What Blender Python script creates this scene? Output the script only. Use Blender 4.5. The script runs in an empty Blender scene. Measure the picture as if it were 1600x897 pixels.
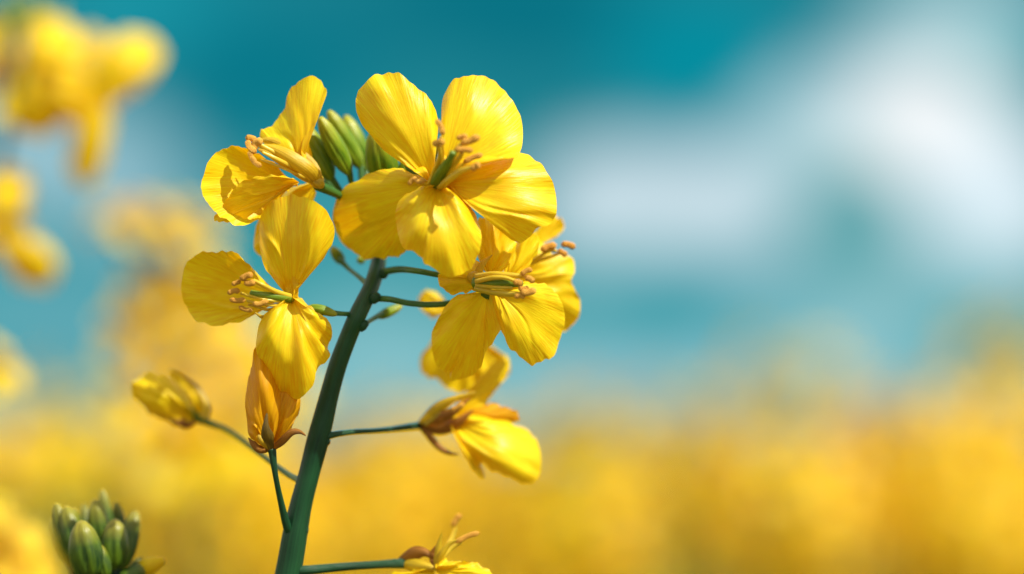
import bpy, math, random
from mathutils import Vector, noise
R = math.radians
S = bpy.context.scene
COL = S.collection

# ------------------------------------------------------------------ camera
CAM = Vector((0, 0, 1.2)); PITCH = R(3.0); F = 0.36; DF = 0.3056
FW = Vector((0, math.cos(PITCH), math.sin(PITCH))); UP = Vector((0, -math.sin(PITCH), math.cos(PITCH))); RT = Vector((1, 0, 0))
K = F * DF / 1600            # metres per photo pixel at the focused plant

def P(px, py, dz=0.0, depth=None):
    """point seen at a photo pixel, dz millimetres nearer than the flower plane (or at a given depth)"""
    d = (DF - dz / 1000.0) if depth is None else depth
    return CAM + FW * d + RT * ((px - 800) / 1600 * F * d) + UP * ((448.5 - py) / 1600 * F * d)

cd = bpy.data.cameras.new('camera'); cam = bpy.data.objects.new('camera', cd); COL.objects.link(cam)
cam.location = CAM; cam.rotation_euler = (R(90) + PITCH, 0, 0)
cd.lens = 100; cd.sensor_width = 36; cd.sensor_fit = 'HORIZONTAL'; cd.clip_start = 0.01; cd.clip_end = 3000
cd.dof.use_dof = True; cd.dof.focus_distance = DF - 0.004; cd.dof.aperture_fstop = 7.4
S.camera = cam
S.view_settings.view_transform = 'Standard'; S.view_settings.look = 'None'
S.view_settings.exposure = 0.28; S.view_settings.gamma = 1.0

# ------------------------------------------------------------------ sun
SUN = Vector((0.56, -0.36, 0.76)).normalized()
sl = bpy.data.lights.new('sun', 'SUN'); sl.energy = 5.0; sl.angle = R(0.5); sl.color = (1.0, 0.95, 0.84)
so = bpy.data.objects.new('sun', sl); COL.objects.link(so)
so.rotation_euler = SUN.to_track_quat('Z', 'Y').to_euler(); so.location = (2, -2, 5)

# ------------------------------------------------------------------ sky
def lin(c):
    return tuple(((v / 255) / 12.92 if v / 255 <= 0.04045 else ((v / 255 + 0.055) / 1.055) ** 2.4) for v in c)
W = bpy.data.worlds.new('World'); S.world = W; W.use_nodes = True
nt = W.node_tree; N = nt.nodes; Lk = nt.links
for n in list(N): N.remove(n)
out = N.new('ShaderNodeOutputWorld'); bg = N.new('ShaderNodeBackground'); BGS = 0.1
bg.inputs[1].default_value = BGS; Lk.new(bg.outputs[0], out.inputs[0])
sky = N.new('ShaderNodeTexSky'); sky.sky_type = 'NISHITA'; sky.sun_disc = False
sky.sun_elevation = math.asin(SUN.z); sky.sun_rotation = math.atan2(SUN.x, SUN.y)
tc = N.new('ShaderNodeTexCoord')
def vmath(op, a, b=None):
    n = N.new('ShaderNodeVectorMath'); n.operation = op
    for i, v in enumerate((a, b)):
        if v is None: continue
        if isinstance(v, bpy.types.NodeSocket): Lk.new(v, n.inputs[i])
        else: n.inputs[i].default_value = v
    return n
def mixc(fac, a, b, mode='MIX'):
    n = N.new('ShaderNodeMix'); n.data_type = 'RGBA'; n.blend_type = mode
    for k, v in ((0, fac), (6, a), (7, b)):
        if isinstance(v, bpy.types.NodeSocket): Lk.new(v, n.inputs[k])
        else: n.inputs[k].default_value = v if k == 0 else (*v[:3], 1)
    return n.outputs[2]
def rng_(v, a, b, c, d, smooth=True):
    n = N.new('ShaderNodeMapRange'); n.interpolation_type = 'SMOOTHSTEP' if smooth else 'LINEAR'
    Lk.new(v, n.inputs[0])
    for i, q in enumerate((a, b, c, d)): n.inputs[i + 1].default_value = q
    return n.outputs[0]
nrm = vmath('NORMALIZE', tc.outputs['Generated']).outputs[0]
wn = N.new('ShaderNodeTexNoise'); wn.inputs['Scale'].default_value = 11; wn.inputs['Detail'].default_value = 3
Lk.new(nrm, wn.inputs['Vector'])
wob = vmath('SCALE', vmath('SUBTRACT', wn.outputs['Color'], (0.5, 0.5, 0.5)).outputs[0]); wob.inputs[3].default_value = 0.03
dirw = vmath('ADD', nrm, wob.outputs[0]).outputs[0]
sep = N.new('ShaderNodeSeparateXYZ'); Lk.new(dirw, sep.inputs[0])
def rad(c): return tuple(v / BGS * 0.83 for v in lin(c))
base = mixc(1.0, sky.outputs[0], (0.25, 0.72, 0.62), 'MULTIPLY')
deep = mixc(0.85, base, rad((0, 124, 141)))
hor = mixc(rng_(sep.outputs[2], 0.02, 0.10, 1, 0), deep, rad((66, 166, 174)))
hor = mixc(rng_(sep.outputs[2], -0.03, 0.05, 0.9, 0), hor, rad((146, 198, 204)))
# broken cloud added in the sky out of view, whitened to warm the shade
cn = N.new('ShaderNodeTexNoise'); cn.inputs['Scale'].default_value = 2.2; cn.inputs['Detail'].default_value = 5
Lk.new(nrm, cn.inputs['Vector'])
seph = N.new('ShaderNodeSeparateXYZ'); Lk.new(nrm, seph.inputs[0])
aw = N.new('ShaderNodeMath'); aw.operation = 'MULTIPLY'
Lk.new(rng_(cn.outputs[0], 0.34, 0.52, 0, 1), aw.inputs[0])
d0 = vmath('DOT_PRODUCT', nrm, tuple(FW)); Lk.new(rng_(d0.outputs['Value'], 0.955, 0.88, 0, 1), aw.inputs[1])
colr = mixc(aw.outputs[0], hor, rad((246, 240, 228)))
BL = [(230, 0, 190, 90, (24, 154, 170), .8), (420, 120, 200, 150, (0, 118, 136), .8), (800, 20, 300, 130, (0, 110, 128), .8),
      (1090, 90, 190, 140, (0, 142, 160), .9),
      (560, 330, 260, 120, (70, 160, 172), .6),
      (60, 250, 230, 110, (160, 200, 212), .9), (225, 300, 110, 110, (140, 186, 200), .8), (110, 480, 260, 80, (104, 172, 186), .8),
      (60, 590, 170, 90, (84, 160, 170), .9), (620, 560, 230, 110, (140, 196, 204), .8),
      (960, 310, 160, 115, (200, 222, 231), 1), (1130, 325, 180, 110, (204, 225, 234), 1),
      (1240, 225, 130, 80, (176, 210, 218), .9), (1330, 180, 150, 110, (190, 222, 230), 1), (1300, 260, 130, 110, (170, 206, 214), .9),
      (1470, 190, 170, 125, (252, 254, 255), 1), (1560, 320, 140, 160, (222, 240, 248), 1),
      (1500, 10, 190, 70, (178, 216, 222), 1), (1600, 100, 60, 70, (90, 180, 186), .8), (1340, 325, 105, 100, (76, 158, 163), 1),
      (1440, 440, 230, 80, (140, 192, 198), .8), (1080, 500, 250, 80, (4, 150, 164), 1),
      (930, 470, 140, 60, (20, 154, 166), .9), (940, 600, 220, 80, (150, 196, 206), .9), (1270, 570, 220, 100, (150, 200, 208), .9),
      (1590, 480, 110, 70, (56, 164, 174), .9)]
for (x, y, rx, ry, c, st) in BL:
    b = (P(x, y) - CAM).normalized()
    q = vmath('SUBTRACT', dirw, tuple(b)).outputs[0]
    q = vmath('MULTIPLY', q, (1600 / F / rx / 1.15, 1600 / F / rx / 1.15, 1600 / F / ry / 1.15)).outputs[0]
    ln = vmath('LENGTH', q)
    colr = mixc(rng_(ln.outputs['Value'], 0.45, .95, st, 0), colr, rad(c))
Lk.new(colr, bg.inputs[0])

# ------------------------------------------------------------------ materials
def mat(name, build):
    m = bpy.data.materials.new(name); m.use_nodes = True
    t = m.node_tree
    for n in list(t.nodes): t.nodes.remove(n)
    build(t); return m
def nn(t, ty, **kw):
    n = t.nodes.new(ty)
    for k, v in kw.items():
        if k in n.inputs: n.inputs[k].default_value = v
        else: setattr(n, k, v)
    return n
def ramp(t, fac, stops):
    r = t.nodes.new('ShaderNodeValToRGB'); e = r.color_ramp.elements
    while len(e) < len(stops): e.new(0.5)
    for i, (p, c) in enumerate(stops): e[i].position = p; e[i].color = (*c, 1)
    t.links.new(fac, r.inputs[0]); return r.outputs[0]
def leafy(c1, c2, trans, tcol, rough=0.45, vs=(46, 1.6, 1), bump=0.00012, spec=0.35, edge=None, fine=False, vmix=None):
    """thin plant tissue: veins run along UV.y, some light passes through"""
    def b(t):
        L = t.links
        uv = nn(t, 'ShaderNodeTexCoord'); mp = nn(t, 'ShaderNodeMapping'); mp.inputs['Scale'].default_value = vs
        L.new(uv.outputs['UV'], mp.inputs[0])
        n1 = nn(t, 'ShaderNodeTexNoise', Scale=1.0, Detail=4.0, Roughness=0.6, Distortion=0.35); L.new(mp.outputs[0], n1.inputs['Vector'])
        n2 = nn(t, 'ShaderNodeTexNoise', Scale=260.0, Detail=3.0); L.new(uv.outputs['Object'], n2.inputs['Vector'])
        if fine:   # finer veins that fork out of the coarse ones towards the margin
            m2 = nn(t, 'ShaderNodeMapping'); m2.inputs['Scale'].default_value = (vs[0] * 2.7, vs[1] * 1.5, 1); L.new(uv.outputs['UV'], m2.inputs[0])
            n3 = nn(t, 'ShaderNodeTexNoise', Scale=1.0, Detail=3.0, Distortion=0.6); L.new(m2.outputs[0], n3.inputs['Vector'])
            mf = nn(t, 'ShaderNodeMix', data_type='FLOAT'); s0 = nn(t, 'ShaderNodeSeparateXYZ'); L.new(uv.outputs['UV'], s0.inputs[0])
            mq = nn(t, 'ShaderNodeMapRange'); L.new(s0.outputs[1], mq.inputs[0]); mq.inputs[1].default_value = .15; mq.inputs[2].default_value = .9; mq.inputs[3].default_value = .15; mq.inputs[4].default_value = .75
            L.new(mq.outputs[0], mf.inputs[0]); L.new(n1.outputs[0], mf.inputs[2]); L.new(n3.outputs[0], mf.inputs[3]); vein = mf.outputs[0]
        else: vein = n1.outputs[0]
        add = nn(t, 'ShaderNodeMath', operation='MULTIPLY_ADD'); L.new(n2.outputs[0], add.inputs[0]); add.inputs[1].default_value = 0.45; L.new(vein, add.inputs[2])
        c = ramp(t, add.outputs[0], [(0.48, c1), (0.86, c2)])
        sp = nn(t, 'ShaderNodeSeparateXYZ'); L.new(uv.outputs['UV'], sp.inputs[0])
        if vmix:
            mx = nn(t, 'ShaderNodeMix', data_type='RGBA'); mr = nn(t, 'ShaderNodeMapRange'); L.new(sp.outputs[1], mr.inputs[0])
            mr.inputs[1].default_value, mr.inputs[2].default_value = vmix[1], vmix[2]; mr.inputs[3].default_value, mr.inputs[4].default_value = 0, 1
            L.new(mr.outputs[0], mx.inputs[0]); L.new(c, mx.inputs[6]); mx.inputs[7].default_value = (*vmix[0], 1); c = mx.outputs[2]
        bp = nn(t, 'ShaderNodeBump', Strength=0.9, Distance=bump); L.new(vein, bp.inputs['Height'])
        p = nn(t, 'ShaderNodeBsdfPrincipled', Roughness=rough); p.inputs['Specular IOR Level'].default_value = spec
        L.new(c, p.inputs['Base Color']); L.new(bp.outputs[0], p.inputs['Normal'])
        o = nn(t, 'ShaderNodeOutputMaterial')
        if trans > 0:
            tr = nn(t, 'ShaderNodeBsdfTranslucent'); mm = nn(t, 'ShaderNodeMix', data_type='RGBA', blend_type='MULTIPLY')
            mm.inputs[0].default_value = 1; L.new(c, mm.inputs[6]); mm.inputs[7].default_value = (*tcol, 1)
            L.new(mm.outputs[2], tr.inputs[0]); L.new(bp.outputs[0], tr.inputs['Normal'])
            ms = nn(t, 'ShaderNodeMixShader'); ms.inputs[0].default_value = trans
            L.new(p.outputs[0], ms.inputs[1]); L.new(tr.outputs[0], ms.inputs[2]); L.new(ms.outputs[0], o.inputs[0])
        else: L.new(p.outputs[0], o.inputs[0])
    return b
M = {}
M['petal'] = mat('petal_yellow', leafy((0.88, 0.47, 0.001), (0.99, 0.83, 0.014), 0.36, (1.0, 0.70, 0.10), 0.36, (42, 3.0, 1), 0.00009, 0.30, fine=True))
M['petal_orange'] = mat('petal_shade_orange', leafy((0.66, 0.27, 0.002), (0.90, 0.52, 0.004), 0.42, (1.0, 0.80, 0.4), 0.45, (34, 2.2, 1), 0.0001, 0.25, fine=True))  # orange-brown of backlit shade put into the petal colour, for flower D
M['sepal'] = mat('sepal_yellowgreen', leafy((0.50, 0.33, 0.006), (0.80, 0.55, 0.02), 0.3, (1, .9, .4), 0.4, (12, 2, 1), 0.0001, 0.5))
M['sepal_brown'] = mat('sepal_brown', leafy((0.15, 0.055, 0.006), (0.46, 0.19, 0.02), 0.25, (1, .8, .4), 0.45, (12, 2, 1), 0.00015, 0.4))
M['sepal_dark'] = mat('sepal_dark_olive', leafy((0.05, 0.035, 0.004), (0.20, 0.12, 0.01), 0.2, (1, .9, .4), 0.42, (10, 2, 1), 0.0001, 0.4))
M['sepal_green'] = mat('sepal_green', leafy((0.035, 0.11, 0.008), (0.11, 0.21, 0.015), 0.25, (1, 1, .4), 0.42, (10, 2, 1), 0.0001, 0.5))
M['bud'] = mat('bud_green', leafy((0.05, 0.16, 0.006), (0.26, 0.36, 0.015), 0.15, (1, 1, .4), 0.34, (14, 1.6, 1), 0.00014, 0.4, vmix=((0.50, 0.46, 0.03), 0.55, 1.15)))
M['bud_dark'] = mat('bud_dark_green', leafy((0.005, 0.032, 0.009), (0.085, 0.15, 0.006), 0.1, (1, 1, .4), 0.36, (12, 1.6, 1), 0.00016, 0.4, vmix=((0.40, 0.33, 0.03), 0.6, 1.15)))
M['stem'] = mat('stem_green', leafy((0.001, 0.022, 0.010), (0.010, 0.072, 0.024), 0.0, (1, 1, 1), 0.42, (16, 5, 1), 0.00016, 0.35, fine=True))
M['pedicel'] = mat('pedicel_green', leafy((0.012, 0.085, 0.025), (0.06, 0.16, 0.02), 0.0, (1, 1, 1), 0.4, (8, 8, 1), 0.00006, 0.5))
M['filament'] = mat('filament_yellow', leafy((0.72, 0.50, 0.01), (0.86, 0.66, 0.05), 0.3, (1, .9, .5), 0.32, (6, 2, 1), 0.00005, 0.6))
M['anther'] = mat('anther_tan', leafy((0.52, 0.18, 0.012), (0.92, 0.50, 0.07), 0.12, (1, .8, .5), 0.55, (30, 30, 1), 0.00012, 0.3))
M['pistil'] = mat('pistil_green', leafy((0.10, 0.22, 0.01), (0.24, 0.34, 0.02), 0.2, (1, 1, .5), 0.32, (8, 3, 1), 0.00006, 0.6))
M['leaf'] = mat('leaf_green', leafy((0.06, 0.11, 0.02), (0.13, 0.18, 0.03), 0.25, (1, 1, .4), 0.5, (20, 3, 1), 0.0004, 0.4))
M['far_petal'] = mat('field_petal', leafy((0.56, 0.38, 0.004), (0.74, 0.56, 0.014), 0.42, (1.0, 0.84, 0.4), 0.5, (6, 2, 1), 0.0001, 0.2))

def b_soil(t):
    L = t.links; c = nn(t, 'ShaderNodeTexCoord')
    n = nn(t, 'ShaderNodeTexNoise', Scale=6.0, Detail=8.0); L.new(c.outputs['Object'], n.inputs['Vector'])
    n2 = nn(t, 'ShaderNodeTexNoise', Scale=0.02, Detail=4.0); L.new(c.outputs['Object'], n2.inputs['Vector'])
    col = ramp(t, n.outputs[0], [(0.3, (0.06, 0.045, 0.02)), (0.7, (0.12, 0.12, 0.03))])
    p = nn(t, 'ShaderNodeBsdfPrincipled', Roughness=0.9); L.new(col, p.inputs['Base Color'])
    bp = nn(t, 'ShaderNodeBump', Strength=0.6, Distance=0.05); L.new(n.outputs[0], bp.inputs['Height']); L.new(bp.outputs[0], p.inputs['Normal'])
    o = nn(t, 'ShaderNodeOutputMaterial'); L.new(p.outputs[0], o.inputs[0])
M['soil'] = mat('field_soil', b_soil)

# ------------------------------------------------------------------ mesh helpers
class MB:
    def __init__(s): s.v = []; s.f = []; s.uv = []; s.mi = []; s.mats = []
    def mat(s, m):
        if m not in s.mats: s.mats.append(m)
        return s.mats.index(m)
    def add(s, vs, fs, uvs, m):
        o = len(s.v); k = s.mat(m); s.v += [tuple(p) for p in vs]
        for f in fs:
            s.f.append([i + o for i in f]); s.uv += [uvs[i] for i in f]; s.mi.append(k)
    def mesh(s, name, off=Vector((0, 0, 0))):
        me = bpy.data.meshes.new(name)
        me.from_pydata([(p[0] - off.x, p[1] - off.y, p[2] - off.z) for p in s.v], [], s.f)
        u = me.uv_layers.new(name='UVMap'); flat = [c for q in s.uv for c in q]; u.data.foreach_set('uv', flat)
        for m in s.mats: me.materials.append(M[m])
        me.polygons.foreach_set('material_index', s.mi)
        me.polygons.foreach_set('use_smooth', [True] * len(s.f))
        me.update(); return me
    def build(s, name, parent=None, off=Vector((0, 0, 0))):
        o = bpy.data.objects.new(name, s.mesh(name, off)); COL.objects.link(o); o.parent = parent
        return o
def tag(o, label, cat, group=None):
    o['label'] = label; o['category'] = cat
    if group: o['group'] = group
def thing(name, loc, label, cat, group=None):
    o = bpy.data.objects.new(name, None); COL.objects.link(o); o.location = loc; o.empty_display_size = 0.05
    tag(o, label, cat, group); return o
def cr(p0, p1, p2, p3, t):
    return 0.5 * ((2 * p1) + (p2 - p0) * t + (2 * p0 - 5 * p1 + 4 * p2 - p3) * t * t + (3 * p1 - p0 - 3 * p2 + p3) * t ** 3)
def spline(pts, n):
    """n samples of a Catmull-Rom curve through pts (any dimension Vector)"""
    if len(pts) == 1: return pts * n
    r = []; m = len(pts) - 1
    for i in range(n):
        x = i / (n - 1) * m; k = min(int(x), m - 1); t = x - k
        r.append(cr(pts[max(k - 1, 0)], pts[k], pts[k + 1], pts[min(k + 2, m)], t))
    return r
def tube(mb, pts, rad_, m, n=10, seg=None, lobes=0.0, cap=True, flat=1.0, vr=(0, 1)):
    pts = [Vector(p) for p in pts]
    if not hasattr(rad_, '__len__'): rad_ = [rad_] * len(pts)
    seg = seg or max(8, 5 * len(pts))
    q = spline([Vector((*p, r)) for p, r in zip(pts, rad_)], seg)
    c = [Vector(x[:3]) for x in q]; rr = [max(x[3], 1e-6) for x in q]
    vs = []; uv = []; fs = []
    T = (c[1] - c[0]).normalized(); a = T.orthogonal().normalized()
    for i in range(seg):
        T = (c[min(i + 1, seg - 1)] - c[max(i - 1, 0)]).normalized()
        a = (a - T * a.dot(T)).normalized(); b = T.cross(a)
        for j in range(n + 1):
            th = j / n * 2 * math.pi; k = rr[i] * ((1 + lobes * math.cos(4 * th)) if lobes < .5 else (1.02 - .12 * math.exp(-(math.sin(1.5 * th + .9 * i / seg) / .16) ** 2)))
            vs.append(c[i] + a * (math.cos(th) * k) + b * (math.sin(th) * k * flat)); uv.append((j / n, vr[0] + (vr[1] - vr[0]) * i / (seg - 1)))
    w = n + 1
    for i in range(seg - 1):
        for j in range(n): fs.append((i * w + j, i * w + j + 1, (i + 1) * w + j + 1, (i + 1) * w + j))
    if cap:
        for i, e in ((0, -1), (seg - 1, 1)):
            vs.append(c[i] + (c[i] - c[i + (1 if i == 0 else -1)]).normalized() * rr[i] * 0.5); uv.append((0.5, i / (seg - 1))); z = len(vs) - 1
            for j in range(n): fs.append((i * w + j, i * w + j + 1, z) if i else (i * w + j + 1, i * w + j, z))
    mb.add(vs, fs, uv, m)
def budshape(mb, a, b, r, m, n=40, seg=26, bend=None, point=0.75):
    """closed bud: four ridged sepals wrapped round an oval body"""
    a = Vector(a); b = Vector(b); ax = b - a; bend = bend or Vector((0, 0, 0))
    pts = []; rad_ = []
    for i in range(9):
        t = i / 8; pts.append(a + ax * t + bend * math.sin(math.pi * t))
        rad_.append(r * (0.34 + 0.66 * math.sin(math.pi * min(1, t ** 0.85)) ** 0.7) if t < 1 else r * 0.30)
    tube(mb, pts, rad_, m, n, seg, lobes=1.0)
def fan(mb, base, edge, m, ns=72, ntt=22, disp=None):
    """petal: a fan of veins from base to a smooth edge curve; disp(s,t)->offset vector"""
    e = spline([Vector(p) for p in edge], ns); base = Vector(base)
    vs = [base]; uv = [(0.5, 0)]; fs = []
    for i in range(1, ntt + 1):
        t = i / ntt
        for j in range(ns):
            s = j / (ns - 1); p = base.lerp(e[j], t)
            if disp: p = p + disp(s, t)
            vs.append(p); uv.append((s, t))
    for j in range(ns - 1): fs.append((0, 1 + j, 2 + j))
    for i in range(ntt - 1):
        for j in range(ns - 1):
            a = 1 + i * ns + j; fs.append((a, a + ns, a + ns + 1, a + 1))
    mb.add(vs, fs, uv, m)
MM = 0.001
def hpetal(parent, off, base, outline, g=(0, 0), curl=0.0, cup=0.0, ruf=0.25, fr=5, seed=0, m='petal', name='petal', crimp=0.05, side=0.0, cre=()):
    """hero petal.  base (x,y,dz mm); outline photo pixels; g slopes towards the viewer to the right / upwards"""
    rnd = random.Random(seed); ph = [rnd.uniform(0, 6.28) for _ in range(4)]
    rc = [(rnd.uniform(.15, .85), rnd.uniform(.015, .05), rnd.uniform(-.28, .28), rnd.uniform(.2, .8)) for _ in range(6)]
    edge = []
    for q in outline:
        x, y = q[:2]; ex = q[2] if len(q) > 2 else 0
        dz = base[2] + (g[0] * (x - base[0]) + g[1] * (base[1] - y)) * K / MM + ex
        edge.append(P(x, y, dz))
    def d(s, t):
        wv = ruf * t ** 2 * (math.sin(fr * math.pi * s + ph[0]) + 0.5 * math.sin(fr * 2.3 * math.pi * s + ph[1]))
        wv += 1.3 * crimp * t * math.sin(26 * s + 3 * noise.noise(Vector((s * 6, t * 3, seed))) + ph[2] + 4 * t) + 0.10 * t * noise.noise(Vector((s * 9, t * 4, seed * 3.1)))
        wv += cup * math.sin(math.pi * t) + curl * t ** 3 + side * (s - 0.5) ** 2 * 4 * math.sin(math.pi * min(1, t * .9))
        wv += 0.34 * math.sin(math.pi * min(1, t * 1.05)) * noise.noise(Vector((s * 4.5, t * 2.2, seed * 1.7 + 9))) * min(1, ruf * 3)
        wv += 0.95 * t ** 5 * noise.noise(Vector((s * 15, 2.5, seed * 2.3))) * min(1, ruf * 3)
        fr_ = 1 - t
        for s0, wd, am, t0 in (list(cre) or rc): wv += am * math.exp(-((s - s0 - .05 * math.sin(5 * t)) / wd) ** 2) * math.exp(-((t - t0) / .33) ** 2)
        inpl = 0.42 * t ** 5 * (noise.noise(Vector((s * 14, 0.5, seed))) + .7 * noise.noise(Vector((s * 38, 1.5, seed))))
        return FW * (-wv * MM) + UP * (inpl * MM)
    mb = MB(); fan(mb, P(*base), edge, m, 150, 40, d)
    return mb.build(name, parent, off)
def htube(mb, pts, rp, m, n=10, seg=None, **kw):
    if not hasattr(rp, '__len__'): rp = [rp] * len(pts)
    tube(mb, [P(*p) for p in pts], [r * K for r in rp], m, n, seg, **kw)
def anther(mb, a, b, r, bow=(0, 0)):
    cx = [(u + v) / 2 for u, v in zip(a, b)]; a = tuple(c + (u - c) * 1.3 for u, c in zip(a, cx)); b = tuple(c + (u - c) * 1.3 for u, c in zip(b, cx)); r *= .92
    mid = ((a[0] + b[0]) / 2 + bow[0], (a[1] + b[1]) / 2 + bow[1], (a[2] + b[2]) / 2)
    q1 = tuple(.7 * u + .3 * v for u, v in zip(a, mid)); q2 = tuple(.7 * u + .3 * v for u, v in zip(b, mid))
    htube(mb, [a, q1, mid, q2, b], [r * .45, r * .95, r * .9, r * 1.0, r * .5], 'anther', 12, 16, lobes=0.13)
def stamen(parent, off, pts, rp, an, name='stamen'):
    rp = [q * .8 for q in rp]
    mb = MB(); htube(mb, pts, rp, 'filament', 8, 18)
    for a in an: anther(mb, *a)
    return mb.build(name, parent, off)

# ------------------------------------------------------------------ ground
mb = MB(); s = 2500
mb.add([(-s, -s, 0), (s, -s, 0), (s, s, 0), (-s, s, 0)], [(0, 1, 2, 3)], [(0, 0), (1, 0), (1, 1), (0, 1)], 'soil')
g = mb.build('ground'); g['kind'] = 'structure'

# ------------------------------------------------------------------ the plant in focus
top = P(445, 897, 0)
ROOT = Vector((top.x - 0.05, top.y + 0.02, 0))
plant = thing('rapeseed_plant', ROOT, 'sharp yellow rapeseed plant in the foreground with open flowers on a dark green stem', 'flower plant')
O = ROOT
mb = MB()
st = [(592, 388, -9, 9), (592, 408, -6, 12), (580, 448, -2, 12.5), (560, 490, 0, 13.5), (545, 525, 0, 13.5), (528, 570, 0, 14), (515, 615, 0, 14.5),
      (505, 655, 0, 16), (496, 690, 0, 17), (483, 740, 0, 16), (470, 790, 0, 17), (461, 835, 0, 19), (450, 897, 0, 20)]
pts = [P(x, y, z) for x, y, z, r in st]; rr = [r * K for *_, r in st]
# the top of the stem goes on behind the main flower to the young buds
pts = [P(552, 318, -6), P(568, 345, -6), P(586, 370, -9)] + pts; rr = [5 * K, 8 * K, 10.5 * K] + rr
pts += [P(430, 985, 0), P(405, 1150, -2), P(380, 1500, -5), ROOT + Vector((0.02, 0, 0.75)), ROOT + Vector((0.005, 0, 0.35)), ROOT + Vector((0, 0, -0.01))]
rr += [22 * K, 24 * K, 30 * K, 38 * K, 50 * K, 60 * K]
tube(mb, pts, rr, 'stem', 24, 170, lobes=.035)
# leaf scars and swellings where stalks join
for x, y, dx in ((600, 424, 4), (588, 462, 8), (553, 492, -8), (507, 690, 12), (468, 822, -12), (470, 752, -8), (520, 585, -9), (452, 886, 12), (569, 505, 9), (540, 545, 3)):
    z0 = -3.5 if y < 430 else -.5 if y < 470 else 0; htube(mb, [(x - dx * .9, y + 9, z0), (x - dx * .2, y + 3, z0 + 0.1), (x + dx * .6, y - 1, z0 + 0.2)], [7, 8.5, 4.5], 'stem', 12, 10)
mb.build('stem', plant, O)

def pedicel(pts, r, m='pedicel'):
    r = list(r); pts = [pts[0], tuple(.75 * a + .25 * b for a, b in zip(pts[0], pts[1]))] + list(pts[1:]); r = [r[0] * 1.25, (r[0] + r[1]) / 2] + r[1:]; r[-1] *= 1.25
    mb = MB(); htube(mb, pts, r, m, 12, 44, lobes=.04); return mb.build('pedicel', plant, O)
pedicel([(592, 426, -4), (625, 421, -2), (655, 424, 1), (690, 430, 1), (740, 433, 2)], [7, 5.5, 5, 5, 6])
pedicel([(580, 466, -1.5), (610, 468, 0), (640, 474, 0), (680, 476, 0), (720, 470, -1), (760, 455, -3), (800, 430, -6)], [6, 5, 5, 5, 5, 5, 5])
pedicel([(500, 688, 0), (517, 680, 0), (550, 675, -2), (600, 672, -6), (655, 665, -10)], [9, 5.5, 4.2, 4.2, 5], 'stem')
pedicel([(458, 838, 0), (448, 820, 1), (438, 780, 2), (430, 740, 3), (425, 702, 3)], [9, 7, 5, 4.6, 5.5], 'stem')
pedicel([(470, 752, -2), (448, 740, -6), (410, 712, -11), (360, 675, -15), (330, 662, -16), (300, 650, -16)], [6, 4.5, 4, 4.5, 5.5, 7], 'pedicel')
pedicel([(452, 893, 0), (480, 891, 0), (530, 886, -1), (590, 882, -2), (632, 880, -3)], [12, 8, 7, 6.5, 7], 'stem')
pedicel([(560, 492, 0), (548, 491, 0), (530, 490, 1), (505, 487, 1)], [6, 4, 4, 5])
pedicel([(575, 445, -2), (560, 432, -4), (545, 420, -6), (530, 405, -7)], [6, 3.5, 3.5, 4])
pedicel([(568, 508, -1), (580, 500, -3), (598, 490, -5)], [5, 3.5, 4])
pedicel([(588, 394, -5), (602, 368, -5), (640, 335, -3), (676, 300, 2)], [7, 6, 6, 7])
pedicel([(582, 388, -6), (566, 345, -6), (540, 312, -3.5), (496, 289, 1)], [6, 5, 5.5, 7])
pedicel([(590, 372, -4), (596, 330, -5), (598, 290, -4)], [5, 4, 5])
# leaf low on the stem
mb = MB()
for k, (zz, an) in enumerate(((0.35, 0.5), (0.5, 2.4), (0.65, 4.2), (0.8, 5.6))):
    b = ROOT + Vector((0.01, 0, zz)); e1 = Vector((math.cos(an), math.sin(an), .35)); e2 = Vector((-math.sin(an), math.cos(an), 0))
    ed = [b + e1 * x * .13 + e2 * y * .13 - Vector((0, 0, .05 * x * x)) for x, y in ((.02, -.04), (.3, -.2), (.6, -.3), (.85, -.2), (1.05, 0), (.85, .2), (.6, .3), (.3, .2), (.02, .04))]
    lm = MB(); fan(lm, b, ed, 'leaf', 40, 12, lambda s, t: Vector((0, 0, .006 * t * math.sin(22 * s)))); lm.build('leaf', plant, O)

def flower(c, r=8, m='sepal', r2=None):
    """receptacle of one flower; its petals, stamens and sepals hang below it"""
    mb = MB(); x, y, z = c[:3]
    dx, dy = c[3:5] if len(c) > 3 else (0, -1)
    htube(mb, [(x - dx * r, y - dy * r, z - .3), (x, y, z), (x + dx * r, y + dy * r, z + .2)], [r * .6, r, r * .6], m, 14, 12)
    return mb.build('flower', plant, O)
def sepal(parent, base, pts, w, m='sepal', name='sepal'):
    """narrow boat-shaped sepal along pts (photo px, dz)"""
    mb = MB(); c = spline([P(*p) for p in [base] + pts], 18); n = 9; vs = []; uv = []; fs = []
    for i, q in enumerate(c):
        t = i / 17; T = (c[min(i + 1, 17)] - c[max(i - 1, 0)]).normalized(); sd = T.cross(FW)
        if sd.length < .2: sd = T.cross(UP)
        sd.normalize(); nr = sd.cross(T)
        ww = w * K * (0.55 + .45 * math.sin(math.pi * min(1, t * 1.2))) * (1 - t ** 3.2) ** .75 * (1 + .08 * math.sin(11 * t + w)) + .00003
        for j in range(n):
            u = j / (n - 1) * 2 - 1
            vs.append(q + sd * ww * u + nr * ww * .55 * (u * u)); uv.append((j / (n - 1), t))
    for i in range(17):
        for j in range(n - 1): a = i * n + j; fs.append((a, a + 1, a + n + 1, a + n))
    mb.add(vs, fs, uv, m); return mb.build(name, parent, O)

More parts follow.
